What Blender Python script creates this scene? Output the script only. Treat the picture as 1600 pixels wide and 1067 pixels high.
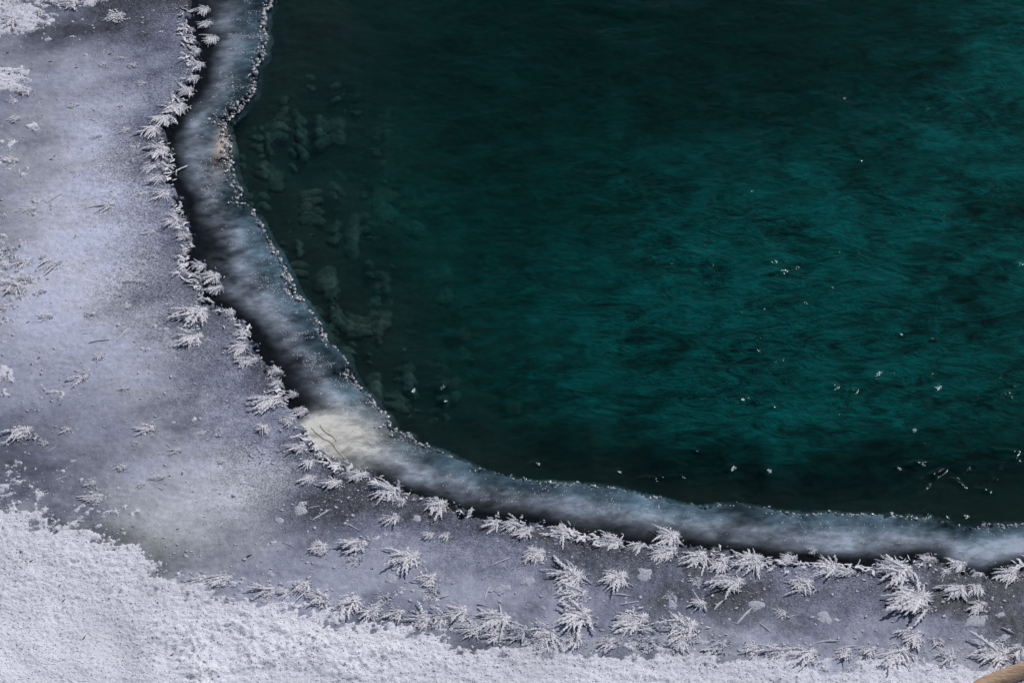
import bpy, math, random
import numpy as np
from mathutils import Vector, Matrix

# ------------------------------------------------------------------ clear
for o in list(bpy.data.objects): bpy.data.objects.remove(o)
scene = bpy.context.scene
COL = scene.collection
R = math.radians

# ------------------------------------------------------------------ camera
W, H = 1600.0, 1067.0
DEP, DIST, HFOV = R(42), 12.0, R(18.9)
CAM = np.array([0.0, -DIST*math.cos(DEP), DIST*math.sin(DEP)])
cd = bpy.data.cameras.new('camera'); cam = bpy.data.objects.new('camera', cd); COL.objects.link(cam)
cam.location = CAM.tolist(); cam.rotation_euler = (R(90)-DEP, 0, 0)
cd.sensor_width = 36; cd.angle = HFOV; cd.clip_end = 500; cd.clip_start = 0.1
scene.camera = cam

# ------------------------------------------------------------------ sky and sun
SUN_ELEV, SUN_AZ = R(46), R(36)           # azimuth from +Y (away from the camera), negative = to the left
wd = bpy.data.worlds.new('World'); scene.world = wd; wd.use_nodes = True
nt = wd.node_tree; nt.nodes.clear()
sk = nt.nodes.new('ShaderNodeTexSky'); sk.sky_type = 'NISHITA'; sk.sun_disc = False
sk.sun_elevation = SUN_ELEV; sk.sun_rotation = SUN_AZ % (2*math.pi)
bg = nt.nodes.new('ShaderNodeBackground'); bg.inputs[1].default_value = 0.055
wo = nt.nodes.new('ShaderNodeOutputWorld')
nt.links.new(sk.outputs[0], bg.inputs[0]); nt.links.new(bg.outputs[0], wo.inputs[0])
sl = bpy.data.lights.new('sun', 'SUN'); sl.energy = 3.2; sl.angle = R(0.5); sl.color = (1.0, 0.975, 0.955)
so = bpy.data.objects.new('sun', sl); COL.objects.link(so)
sdir = Vector((math.sin(SUN_AZ)*math.cos(SUN_ELEV), math.cos(SUN_AZ)*math.cos(SUN_ELEV), math.sin(SUN_ELEV)))
so.rotation_euler = sdir.to_track_quat('Z', 'Y').to_euler(); so.location = (sdir*20)
vs = scene.view_settings
vs.view_transform = 'Standard'; vs.look = 'None'; vs.gamma = 1; vs.exposure = -0.12; vs.use_curve_mapping = False
scene.render.engine = 'CYCLES'
scene.cycles.transparent_max_bounces = 16
scene.cycles.caustics_refractive = False; scene.cycles.caustics_reflective = False

# ------------------------------------------------------------------ pixel <-> ground
FWD = np.array([0, math.cos(DEP), -math.sin(DEP)]); UPV = np.array([0, math.sin(DEP), math.cos(DEP)])
TX = math.tan(HFOV/2)
def ground(px, py, z=0.0):
    px = np.asarray(px, float); py = np.asarray(py, float)
    u = (px-W/2)/(W/2)*TX; v = -(py-H/2)/(W/2)*TX
    d = FWD[None, :] + v.reshape(-1, 1)*UPV + np.stack([u.ravel(), 0*u.ravel(), 0*u.ravel()], 1)
    t = (z-CAM[2])/d[:, 2]
    p = CAM + d*t[:, None]
    return p[:, 0], p[:, 1]
def g1(px, py, z=0.0):
    x, y = ground([px], [py], z); return float(x[0]), float(y[0])
PX = 2*TX*DIST/W                            # metres for one photo pixel in the middle of the picture

# ------------------------------------------------------------------ noise fields (filtered random, tiled)
TN, TS = 1024, 5.12
fx = np.fft.fftfreq(TN, TS/TN); FX, FY = np.meshgrid(fx, fx)
def field(lmin, lmax, expo=1.0, ang=0.0, stretch=1.0, seed=0):
    rs = np.random.RandomState(seed)
    ca, sa = math.cos(ang), math.sin(ang)
    a = (FX*ca+FY*sa)/stretch; b = (-FX*sa+FY*ca)
    f = np.sqrt(a*a+b*b)+1e-9
    amp = np.where((f > 1/lmax) & (f < 1/lmin), f**(-expo), 0)
    n = np.real(np.fft.ifft2(np.fft.fft2(rs.randn(TN, TN))*amp))
    return (n/n.std()).astype(np.float32)
def samp(F, x, y):
    u = (np.asarray(x)/TS*TN) % TN; v = (np.asarray(y)/TS*TN) % TN
    i = np.floor(u).astype(int); j = np.floor(v).astype(int); fu = u-i; fv = v-j
    i %= TN; j %= TN; i1 = (i+1) % TN; j1 = (j+1) % TN
    return (F[j, i]*(1-fu)+F[j, i1]*fu)*(1-fv)+(F[j1, i]*(1-fu)+F[j1, i1]*fu)*fv
def sst(a, b, x):
    t = np.clip((x-a)/(b-a), 0, 1); return t*t*(3-2*t)

F_cloud = field(.02, .7, 1.45, R(16), 0.72, 1)      # wispy streaks
F_cloud2 = field(.05, 1.4, 1.6, R(20), 0.65, 2)
F_edge = field(.012, .16, 0.9, 0, 1, 3)            # ragged outlines
F_edge2 = field(.02, .35, 1.2, R(18), 0.6, 4)
F_grain = field(.011, .035, 0.2, 0, 1, 5)
F_grain2 = field(.02, .09, 0.7, R(15), 0.6, 6)
F_soft = field(.15, 1.8, 1.3, 0, 1, 7)
F_rip = field(.016, .30, 1.75, R(12), 0.6, 8)
F_rip2 = field(.012, .05, 1.0, R(-10), 0.6, 9)
F_bed = field(.015, .22, 0.7, R(8), 0.7, 10)
F_bed2 = field(.05, .5, 1.0, R(15), 0.45, 12)
F_speck = field(.010, .016, 0.0, 0, 1, 11)

# ------------------------------------------------------------------ traced outlines
E_px = [(620,-700),(520,-400),(470,-180),(442,-60),(430,-10),(421,12),(412,20),(414,35),(410,48),(416,62),(410,75),(413,88),(404,98),(396,108),(400,120),(398,135),(395,147),(384,160),(375,172),(362,182),(352,192),(351,200),(356,215),(360,232),(361,250),(363,268),(368,283),(375,297),(376,312),(380,322),(392,328),(400,340),(408,355),(415,370),(423,385),(432,395),(438,410),(448,428),(456,445),(462,460),(475,476),(486,492),(497,507),(505,520),(508,533),(518,543),(530,552),(541,568),(545,580),(552,595),(560,608),(572,618),(582,628),(590,640),(600,648),(608,660),(612,672),(625,680),(640,681),(648,692),(662,698),(680,705),(697,712),(712,720),(722,724),(740,732),(760,740),(790,748),(830,755),(870,757),(920,760),(960,765),(985,773),(1020,780),(1045,786),(1070,793),(1095,796),(1120,792),(1150,792),(1190,797),(1220,803),(1260,806),(1290,804),(1330,806),(1370,808),(1410,810),(1450,812),(1480,818),(1505,828),(1520,826),(1540,821),(1570,822),(1600,821),(1680,818),(1800,830),(2200,825),(3200,840),(6000,840)]
M_px = [(460,-700),(380,-400),(320,-180),(292,-60),(287,0),(293,20),(288,40),(298,60),(300,80),(300,100),(297,120),(287,135),(277,150),(266,168),(260,185),(256,205),(258,225),(264,245),(268,262),(264,280),(268,300),(278,318),(280,335),(286,350),(290,365),(298,385),(286,405),(288,420),(303,432),(313,445),(318,465),(340,478),(358,490),(372,505),(385,520),(398,540),(408,562),(425,580),(437,600),(442,620),(455,640),(468,660),(483,690),(508,715),(548,740),(580,745),(590,755),(620,765),(650,777),(690,787),(715,800),(750,807),(790,812),(830,817),(870,822),(905,835),(940,842),(960,850),(1000,853),(1040,850),(1070,852),(1100,858),(1150,866),(1200,875),(1215,884),(1260,878),(1290,882),(1330,887),(1390,882),(1440,877),(1470,880),(1500,893),(1545,897),(1570,888),(1600,882),(1700,880),(1900,895),(3200,900),(6000,900)]
S_px = [(-3000,560),(-900,700),(-200,770),(-20,795),(40,800),(90,815),(130,825),(180,838),(215,850),(235,880),(260,900),(300,915),(340,925),(400,930),(450,940),(500,955),(560,967),(620,977),(680,987),(740,1002),(790,1007),(840,1005),(900,1012),(950,1017),(1000,1022),(1060,1020),(1120,1022),(1180,1027),(1240,1024),(1300,1037),(1350,1028),(1420,1032),(1480,1040),(1520,1030),(1600,1028),(1800,1040),(3200,1030),(6000,1040)]
def wcurve(pts, z):
    a = np.array(pts, float); x, y = ground(a[:, 0], a[:, 1], z); return np.stack([x, y], 1)
ZL, ZF = 0.020, 0.034                                    # top of the clear ledge, top of the frosted sheet
E_w, M_w, S_w = wcurve(E_px, 0.0), wcurve(M_px, ZF), wcurve(S_px, ZF)
def sdist(C, x, y):
    """signed distance to a polyline, positive on its left (water / ledge / ice side)"""
    x = x.ravel(); y = y.ravel(); best = np.full(x.shape, 1e9); sg = np.zeros(x.shape)
    for (ax, ay), (bx, by) in zip(C[:-1], C[1:]):
        dx, dy = bx-ax, by-ay; L = dx*dx+dy*dy
        t = np.clip(((x-ax)*dx+(y-ay)*dy)/L, 0, 1)
        qx = x-ax-t*dx; qy = y-ay-t*dy; d = qx*qx+qy*qy
        m = d < best-1e-12
        best[m] = d[m]; sg[m] = np.sign(dx*(y-ay)-dy*(x-ax))[m]
    return np.sqrt(best)*np.where(sg == 0, 1, sg)
# coarse lattice of the three distances, sampled with bilinear weights
LX = np.concatenate([np.linspace(-40, -3.2, 60)[:-1], np.arange(-3.2, 3.2, .02), np.linspace(3.2, 40, 60)])
LY = np.concatenate([np.linspace(-7.5, -2.4, 30)[:-1], np.arange(-2.4, 3.2, .02), np.linspace(3.2, 60, 80)])
GX, GY = np.meshgrid(LX, LY)
DL = {k: sdist(c, GX, GY).reshape(GX.shape) for k, c in (('E', E_w), ('M', M_w), ('S', S_w))}
def dist(k, x, y):
    i = np.clip(np.searchsorted(LX, x)-1, 0, len(LX)-2); j = np.clip(np.searchsorted(LY, y)-1, 0, len(LY)-2)
    fu = np.clip((x-LX[i])/(LX[i+1]-LX[i]), 0, 1); fv = np.clip((y-LY[j])/(LY[j+1]-LY[j]), 0, 1); F = DL[k]
    return (F[j, i]*(1-fu)+F[j, i+1]*fu)*(1-fv)+(F[j+1, i]*(1-fu)+F[j+1, i+1]*fu)*fv
def blob(x, y, px, py, rx, ry, rot=0.0, z=ZF):
    """soft spot on the ground round a photo point; radii in photo pixels on the ground"""
    cx, cy = g1(px, py, z); dx = (x-cx)/PX; dy = (y-cy)/PX
    c, s = math.cos(R(rot)), math.sin(R(rot)); a = (dx*c+dy*s)/rx; b = (-dx*s+dy*c)/ry
    return np.exp(-(a*a+b*b))

# ------------------------------------------------------------------ surface functions
def rag(x, y): return samp(F_edge, x, y)*.013 + samp(F_edge2, x, y)*.012
SNOW_SPOTS = [(5,25,70,70,1.15),(75,-5,80,40,1.0),(8,125,45,45,.95),(8,430,65,75,.62),(5,590,30,30,.6),(25,682,60,28,.55),(8,770,80,50,.7),(-120,300,120,300,1.0),(-180,560,120,200,1.0),(145,800,50,35,.42)]
def snow_mask(x, y):
    """metres inside the snow (positive) with a ragged border"""
    d = -dist('S', x, y)
    for px, py, rx, ry, a in SNOW_SPOTS:
        d = np.maximum(d, (blob(x, y, px, py, rx, ry)*a-.5)*.18)
    d = np.where(-dist('M', x, y) < .10, -.5, d)
    return np.where(d < -.14, -.2, d + samp(F_edge, x, y)*.026 + samp(F_edge2, x, y)*.030)
def snow_z(x, y):
    m = snow_mask(x, y)
    z = ZF - .007 + .013*sst(-.025, .03, m) + .035*sst(.02, .5, m)
    return z + sst(-.02, .04, m)*(samp(F_grain, x, y)*.0011 + samp(F_grain2, x, y)*.0009) + samp(F_soft, x, y)*.012*sst(.1, .5, m)
def frost_z(x, y):
    m = -dist('M', x, y) + rag(x, y)*1.0
    z = ZL-.012 + (ZF-ZL+.012)*sst(-.006, .006, m)
    return z + sst(0, .02, m)*(samp(F_grain, x, y)*.0006+samp(F_grain2, x, y)*.0007) + samp(F_soft, x, y)*.0012*sst(.02, .3, m)
def ledge_z(x, y):
    d = -(dist('E', x, y) + samp(F_edge, x, y)*.009 + samp(F_edge2, x, y)*.004)
    return -.014 + (ZL+.014)*sst(-.010, .016, d) + .0004*samp(F_grain2, x, y)
def top_z(x, y):
    x = np.asarray([x], float); y = np.asarray([y], float)
    return float(max(snow_z(x, y)[0], frost_z(x, y)[0], ledge_z(x, y)[0] if dist('E', x, y)[0] < 0 else -1))

# ------------------------------------------------------------------ materials
class NT:
    def __init__(s, name):
        s.m = bpy.data.materials.new(name); s.m.use_nodes = True; s.t = s.m.node_tree; s.t.nodes.clear()
        s.out = s.n('OutputMaterial')
    def n(s, typ, **kw):
        nd = s.t.nodes.new('ShaderNode'+typ)
        for k, v in kw.items():
            if k[0] == 'i': 
                key = k[1:].replace('_', ' '); key = int(key) if key.isdigit() else key
                if hasattr(v, 'is_output'): s.t.links.new(v, nd.inputs[key])
                else: nd.inputs[key].default_value = v
            else: setattr(nd, k, v)
        return nd
    def noise(s, scale, detail=3, rough=.6, vec=None, dist=0.0):
        nd = s.n('TexNoise', iScale=scale, iDetail=detail, iRoughness=rough, iDistortion=dist)
        s.t.links.new(vec if vec is not None else s.coord(), nd.inputs['Vector']); return nd.outputs['Fac']
    def coord(s):
        if not hasattr(s, '_c'): s._c = s.n('NewGeometry').outputs['Position']
        return s._c
    def objc(s): return s.n('TexCoord').outputs['Object']
    def mapr(s, v, a, b, c, d): return s.n('MapRange', iValue=v, iFrom_Min=a, iFrom_Max=b, iTo_Min=c, iTo_Max=d).outputs[0]
    def attr(s, name): return s.n('Attribute', attribute_name=name)
    def scale(s, colour, f):
        nd = s.n('VectorMath', operation='SCALE'); s.t.links.new(colour, nd.inputs[0])
        if hasattr(f, 'is_output'): s.t.links.new(f, nd.inputs['Scale'])
        else: nd.inputs['Scale'].default_value = f
        return nd.outputs[0]
    def math(s, op, a, b):
        nd = s.n('Math', operation=op)
        for k, v in enumerate((a, b)):
            if hasattr(v, 'is_output'): s.t.links.new(v, nd.inputs[k])
            else: nd.inputs[k].default_value = v
        return nd.outputs[0]
    def bump(s, h, strength, d):
        return s.n('Bump', iStrength=strength, iDistance=d, iHeight=h).outputs[0]
    def done(s, sh): s.t.links.new(sh, s.out.inputs['Surface']); return s.m

def mat_snow():
    t = NT('snow')
    c = t.attr('col').outputs['Color']
    n = t.noise(150, 3, .75); n2 = t.noise(80, 2, .6)
    c = t.scale(c, t.mapr(n, .3, .7, .82, 1.08))
    h = t.math('ADD', t.math('MULTIPLY', n, .5), n2)
    p = t.n('BsdfPrincipled', iBase_Color=c, iRoughness=.75, iNormal=t.bump(h, .8, .007))
    p.inputs['Specular IOR Level'].default_value = .3
    return t.done(p.outputs[0])
def mat_frost_sheet():
    t = NT('frosted_ice')
    c = t.attr('col').outputs['Color']; g = t.attr('grain').outputs['Fac']
    n = t.noise(140, 2, .75); n2 = t.noise(38, 4, .65)
    sp = t.mapr(n, .34, .66, -1, 1)
    f = t.math('ADD', t.math('MULTIPLY', sp, g), t.mapr(n2, .3, .7, .9, 1.1))
    c = t.scale(c, f)
    p = t.n('BsdfPrincipled', iBase_Color=c, iRoughness=.55, iNormal=t.bump(t.math('ADD', n, n2), .35, .003))
    p.inputs['Specular IOR Level'].default_value = .25
    return t.done(p.outputs[0])
def mat_ledge():
    t = NT('clear_ice')
    c = t.attr('col').outputs['Color']; cl = t.attr('cloud').outputs['Fac']
    mp = t.n('Mapping'); t.t.links.new(t.coord(), mp.inputs[0]); mp.inputs['Scale'].default_value = (.55, 1, 1); mp.inputs['Rotation'].default_value = (0, 0, R(-16))
    n = t.noise(32, 8, .74, mp.outputs[0], .5); n2 = t.noise(230, 2, .6)
    cf = t.math('MULTIPLY', cl, t.mapr(n, .34, .66, .58, 1.42))
    cf = t.n('Clamp', iValue=cf).outputs[0]
    nm = t.bump(t.math('ADD', n, t.math('MULTIPLY', n2, .3)), .2, .003)
    d = t.n('BsdfDiffuse', iColor=t.scale(c, t.mapr(n2, .3, .7, .9, 1.08)), iNormal=nm)
    tr = t.n('BsdfTransparent', iColor=(.30, .36, .38, 1))
    m1 = t.n('MixShader', iFac=cf); t.t.links.new(tr.outputs[0], m1.inputs[1]); t.t.links.new(d.outputs[0], m1.inputs[2])
    gl = t.n('BsdfGlossy', distribution='BECKMANN', iRoughness=.12, iColor=(.62, .78, 1, 1), iNormal=nm)
    fr = t.n('Fresnel', iIOR=1.17, iNormal=nm)
    m2 = t.n('MixShader', iFac=fr.outputs[0]); t.t.links.new(m1.outputs[0], m2.inputs[1]); t.t.links.new(gl.outputs[0], m2.inputs[2])
    return t.done(m2.outputs[0])
def mat_water():
    t = NT('water')
    mp = t.n('Mapping'); t.t.links.new(t.coord(), mp.inputs[0]); mp.inputs['Scale'].default_value = (.5, 1, 1); mp.inputs['Rotation'].default_value = (0, 0, R(-12))
    n = t.noise(75, 4, .65, mp.outputs[0], .3)
    nm = t.bump(n, .24, .006)
    tint = (.92, .98, .97, 1)
    tr = t.n('BsdfTransparent', iColor=tint)
    rf = t.n('BsdfRefraction', iColor=tint, iIOR=1.33, iRoughness=0.0, iNormal=nm)
    m1 = t.n('MixShader', iFac=.5); t.t.links.new(tr.outputs[0], m1.inputs[1]); t.t.links.new(rf.outputs[0], m1.inputs[2])
    # teal silt scatter; the ripples' light and dark are painted into its colour
    w1 = t.noise(12, 6, .66, mp.outputs[0], 2.0); w2 = t.noise(55, 4, .7, mp.outputs[0], 1.0)
    hh = t.math('ADD', t.math('MULTIPLY', w1, 1.6), t.math('MULTIPLY', w2, .8))
    silt = t.attr('silt').outputs['Fac']
    sc = t.n('RGB'); sc.outputs[0].default_value = (.0008, .063, .060, 1)
    w3 = t.noise(3.2, 3, .55, None, .8); pat = t.mapr(w3, .36, .64, .50, 1.0)
    ff = t.math('ADD', t.math('MULTIPLY', t.mapr(t.math('ADD', w1, t.math('MULTIPLY', w2, .35)), .53, .80, -.62, .66), pat), t.mapr(w3, .36, .64, 1.08, .94))
    bp = t.n('Bump', iDistance=.05, iHeight=hh); t.t.links.new(pat, bp.inputs['Strength'])
    df = t.n('BsdfDiffuse', iColor=t.scale(sc.outputs[0], ff), iNormal=bp.outputs[0])
    m0 = t.n('MixShader', iFac=t.n('Clamp', iValue=t.math('MULTIPLY', silt, 1.05)).outputs[0]); t.t.links.new(m1.outputs[0], m0.inputs[1]); t.t.links.new(df.outputs[0], m0.inputs[2])
    gl = t.n('BsdfGlossy', distribution='BECKMANN', iRoughness=.125, iColor=(.80, .96, 1, 1), iNormal=nm)
    fr = t.n('Fresnel', iIOR=1.155, iNormal=nm)
    m2 = t.n('MixShader', iFac=fr.outputs[0]); t.t.links.new(m0.outputs[0], m2.inputs[1]); t.t.links.new(gl.outputs[0], m2.inputs[2])
    va = t.n('VolumeAbsorption', iColor=(.02, .76, .735, 1), iDensity=2.6); t.t.links.new(va.outputs[0], t.out.inputs['Volume'])
    return t.done(m2.outputs[0])
def mat_attr(name, rough=.8, var=(.8, 1.2), sc=90):
    t = NT(name); n = t.noise(sc, 4, .65)
    c = t.scale(t.attr('col').outputs['Color'], t.mapr(n, .3, .7, *var))
    return t.done(t.n('BsdfPrincipled', iBase_Color=c, iRoughness=rough, iNormal=t.bump(n, .4, .004)).outputs[0])
def mat_plain(name, col, rough=.6, var=(.85, 1.1), sc=150, bump=.4, bd=.003, spec=.4, tl=0):
    t = NT(name); n = t.noise(sc, 3, .65)
    rgb = t.n('RGB'); rgb.outputs[0].default_value = (*col, 1)
    c = t.scale(rgb.outputs[0], t.mapr(n, .3, .7, *var)); nm = t.bump(n, bump, bd)
    p = t.n('BsdfPrincipled', iBase_Color=c, iRoughness=rough, iNormal=nm)
    p.inputs['Specular IOR Level'].default_value = spec
    if not tl: return t.done(p.outputs[0])
    d = t.n('BsdfTranslucent', iColor=c)
    m = t.n('MixShader', iFac=tl); t.t.links.new(p.outputs[0], m.inputs[1]); t.t.links.new(d.outputs[0], m.inputs[2])
    return t.done(m.outputs[0])

M_SNOW, M_SHEET, M_LEDGE, M_WATER = mat_snow(), mat_frost_sheet(), mat_ledge(), mat_water()
def mat_bed():
    t = NT('riverbed')
    mp = t.n('Mapping'); t.t.links.new(t.coord(), mp.inputs[0]); mp.inputs['Scale'].default_value = (.5, 1, 1); mp.inputs['Rotation'].default_value = (0, 0, R(-14))
    n = t.noise(26, 6, .72, mp.outputs[0], 1.6); n2 = t.noise(7, 3, .6, mp.outputs[0], .8)
    f = t.math('MULTIPLY', t.mapr(n, .34, .66, .42, 1.6), t.mapr(n2, .34, .66, .6, 1.4))  # stretched swirls in the bed colour stand in for rippled refraction
    c = t.scale(t.attr('col').outputs['Color'], f)
    return t.done(t.n('BsdfPrincipled', iBase_Color=c, iRoughness=.9, iNormal=t.bump(n, .5, .01)).outputs[0])
M_BED = mat_bed()
M_FROST = mat_plain('frost', (.90, .89, .93), .55, (.92, 1.05), 220, .3, .002, .4, .22)
M_SOFT = mat_plain('rimed_frost', (.62, .63, .70), .6, (.86, 1.1), 160, .4, .003, .3, .15)
M_RIM = mat_plain('rim_ice', (.62, .62, .64), .25, (.5, 1.3), 130, .5, .004, .6, .2)
M_LUMP = mat_plain('rime', (.44, .45, .52), .8, (.7, 1.25), 110, .8, .006, .2)
M_STONE = mat_plain('wet_stone', (.085, .088, .078), .7, (.0, 2.4), 38, .5, .01)
M_NEEDLE = mat_plain('dry_needle', (.035, .028, .03), .7, (.7, 1.2), 200)

# ------------------------------------------------------------------ height-field builder
def lines(lo, hi, step, far_lo, far_hi, n):
    g = lambda a, b: a+(b-a)*np.linspace(0, 1, n)**2.6
    mid = np.arange(lo, hi+step/2, step)
    return np.concatenate([g(lo, far_lo)[1:][::-1], mid, g(mid[-1], far_hi)[1:]])
def tag(o, label=None, cat=None, group=None, kind=None):
    for k, v in (('label', label), ('category', cat), ('group', group), ('kind', kind)):
        if v: o[k] = v
    return o
def sheet(name, xs, ys, zf, keep, mat, attrs, label):
    X, Y = np.meshgrid(xs, ys); sh = X.shape; x = X.ravel(); y = Y.ravel()
    k = keep(x, y).reshape(sh)
    kf = k[:-1, :-1] | k[1:, :-1] | k[:-1, 1:] | k[1:, 1:]
    idx = np.arange(x.size).reshape(sh)
    q = np.stack([idx[:-1, :-1][kf], idx[:-1, 1:][kf], idx[1:, 1:][kf], idx[1:, :-1][kf]], 1)
    used = np.unique(q); rm = np.zeros(x.size, np.int64); rm[used] = np.arange(used.size); q = rm[q]
    x = x[used]; y = y[used]; z = zf(x, y)
    me = bpy.data.meshes.new(name)
    me.vertices.add(x.size); me.vertices.foreach_set('co', np.stack([x, y, z], 1).astype(np.float32).ravel())
    me.loops.add(q.size); me.loops.foreach_set('vertex_index', q.astype(np.int32).ravel())
    me.polygons.add(len(q)); me.polygons.foreach_set('loop_start', np.arange(0, q.size, 4, dtype=np.int32))
    me.polygons.foreach_set('use_smooth', np.ones(len(q), bool))
    me.update(calc_edges=True)
    for an, fn in attrs.items():
        v = fn(x, y)
        if v.ndim == 2:
            a = me.attributes.new(an, 'FLOAT_COLOR', 'POINT')
            a.data.foreach_set('color', np.concatenate([v, np.ones((len(v), 1))], 1).astype(np.float32).ravel())
        else:
            a = me.attributes.new(an, 'FLOAT', 'POINT'); a.data.foreach_set('value', v.astype(np.float32))
    me.materials.append(mat)
    o = bpy.data.objects.new(name, me); COL.objects.link(o)
    return tag(o, label, None, None, 'structure')
def mixc(a, b, f): return np.asarray(a)[None, :]*(1-f[:, None]) + np.asarray(b)[None, :]*f[:, None]

# ---- riverbed
BED_PALE = [(1150,640,260,200,.75),(1320,380,260,190,.8),(1560,120,160,200,.72),(1420,560,200,160,.55),(930,430,170,150,.24),(870,600,190,110,.22),(640,330,60,40,.16),(680,470,200,220,.14),(560,330,120,160,.06),(1000,250,140,90,.18),(1600,480,100,200,.5),(2000,400,300,500,.7),(1180,690,90,60,.25)]
def bed_z(x, y):
    d = dist('E', x, y)
    return -.12 - .43*sst(.0, 1.5, d) + samp(F_soft, x, y)*.03*sst(0, .4, d) + samp(F_edge2, x, y)*.006
def bed_col(x, y):
    p = np.zeros_like(x)
    for px, py, rx, ry, a in BED_PALE: p = p + a*blob(x, y, px, py, rx, ry*1.4, 0, -.4)
    d = dist('E', x, y)
    p = np.clip(p, 0, 1.1)*sst(0.05, .7, d)+.008
    p = p*np.clip(1+.30*samp(F_bed, x, y)+.15*samp(F_soft, x, y)+.20*samp(F_bed2, x, y), .1, 3)  # mottling in the colour also imitates the wobble of light through ripples
    return mixc((.011, .012, .010), (.13, .15, .14), np.clip(p, 0, 1.2))
bx = lines(-2.7, 2.7, .012, -40, 40, 30); by = lines(-2.1, 2.9, .014, -7.4, 60, 30)
sheet('riverbed', bx, by, bed_z, lambda x, y: np.ones(x.shape, bool), M_BED, {'col': bed_col}, 'dark stony riverbed with pale silt under the teal water')
# ---- water
wx = lines(-1.7, 2.6, .0065, -40, 40, 34); wy = lines(-1.3, 2.5, .0075, -7.4, 60, 34)
WAVES = [(1480,735,90,40,1.1),(660,612,45,20,1.2),(1180,545,90,30,.8),(950,735,120,25,.8),(1420,600,140,40,.7),(1240,420,90,30,.6),(610,345,25,12,1.0),(1000,745,80,20,.5),(590,520,60,20,.6)]  # choppier spots added so the sun glints there
def water_z(x, y):
    near = np.exp(-((np.abs(x)/5)**4+(np.abs(y)/5)**4))
    calm = .33+.30*sst(.1, 1.2, dist('E', x, y))
    for px, py, rx, ry, a in WAVES: calm = calm + .22*a*blob(x, y, px, py, rx, ry*1.3, 0, 0)
    return crest_z(x, y) + near*calm*(samp(F_rip, x, y)*.0021*(1+.35*samp(F_soft, x, y)) + samp(F_rip2, x, y)*.00050)
# steep wavelets added where glints are wanted, sloped to mirror the sun: (px, py, half length px, slant in the photo, strength)
CREST = []
_r = random.Random(4)
for x0, y0, x1, y1, n_, h_ in ((628,617,648,609,2,11),(656,608,694,603,3,11),(680,630,697,625,2,9),(600,348,612,343,2,4),(570,522,606,530,3,4),(626,546,628,545,1,5),(1398,732,1404,730,1,5),(1418,728,1440,720,4,6),(1452,745,1476,734,5,6),(1484,750,1506,760,5,6),(1520,765,1546,768,5,5),(1546,702,1590,705,6,4),(1582,718,1592,715,2,4),(1138,628,1168,620,4,5),(1205,636,1207,632,1,5),(1298,607,1306,600,2,6),(1327,614,1336,608,2,6),(1456,610,1466,604,2,6),(1402,523,1406,521,1,5),(1122,548,1186,547,7,4),(1180,434,1230,420,7,4),(1194,412,1212,406,3,4),(1290,454,1300,450,2,4),(822,728,840,722,3,4),(995,748,1070,745,7,4),(1085,705,1086,703,1,4),(1136,733,1146,729,2,5),(1190,738,1202,733,2,5),(1420,673,1430,669,2,4),(958,740,968,735,2,4),(1585,414,1596,410,2,4),(586,90,598,87,2,3),(1340,253,1344,251,1,3),(1345,802,1520,806,6,4)):
    for k in range(n_):
        u = (k+.5)/n_; CREST.append((x0+(x1-x0)*u, y0+(y1-y0)*u+_r.uniform(-1.5, 1.5), h_*_r.uniform(.7, 1.2), _r.uniform(46, 64), _r.uniform(.88, 1.15)))
def silt(x, y):
    p = np.zeros_like(x)
    for px, py, rx, ry, a in BED_PALE: p = p + a*blob(x, y, px, py, rx, ry*1.4, 0, 0.0)
    p = np.clip(p, 0, 1.15)*sst(.03, .6, dist('E', x, y))
    return np.clip(.05 + .10*sst(.3, 1.0, dist('E', x, y)) + p*(1+.24*samp(F_bed2, x, y)+.20*samp(F_soft, x, y)), .05, 1.3)
def crest_z(x, y):
    z = np.zeros_like(x)
    for px, py, h, a, k in CREST:
        cx, cy = g1(px, py, 0.0); ang = math.atan2(math.sin(R(a))/math.sin(DEP), math.cos(R(a)))
        near = (np.abs(x-cx) < .16) & (np.abs(y-cy) < .16)
        dx = x[near]-cx; dy = y[near]-cy; c, s_ = math.cos(ang), math.sin(ang)
        u = (dx*c+dy*s_)/(h*PX); v = (-dx*s_+dy*c)/.0125
        z[near] += .0054*k*np.exp(-u*u*u*u-v*v)
    return z
sheet('water', wx, wy, water_z, lambda x, y: dist('E', x, y) > -.06, M_WATER, {'silt': silt}, 'dark teal rippled open water beside the ice')
# ---- clear ice ledge along the water
def ledge_t(x, y):
    e = np.maximum(-dist('E', x, y), 0); m = np.maximum(dist('M', x, y), 0); return e/(e+m+1e-6)
def ledge_cloud(x, y):
    t = ledge_t(x, y) + .05*samp(F_cloud2, x, y)
    c = samp(F_cloud, x, y); c2 = samp(F_cloud2, x+1.3, y)
    band = np.exp(-((t-.50)/.20)**2)*(.44+.13*c+.13*c2)
    edge = .24*(1-sst(.3, .65, t))*(1+.4*c)
    v = band + edge + .05*np.maximum(c, 0) + .025
    low = sst(*[g1(0, q, ZL)[1] for q in (330, 150)], y)          # the wide dusky stretch at the far end
    v = v*(1-.42*low)
    cream = blob(x, y, 545, 690, 62, 62, -28, ZL)+.8*blob(x, y, 500, 672, 40, 38, 0, ZL)+.5*blob(x, y, 625, 700, 50, 26, -15, ZL)
    v = np.maximum(v, np.clip(cream*1.05+.16*c*np.clip(cream*3, 0, 1)-.10+.08*c2, 0, 1)*(.82+.14*c))
    v = v + .42*blob(x, y, 347, 235, 16, 80, 0, ZL)*(1+.7*c)
    v = v*(1-sst(.70, .92, t+.06*c)*(1-np.clip(cream*1.6, 0, 1))*.9)
    return np.clip(v, 0.015, 1)
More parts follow.
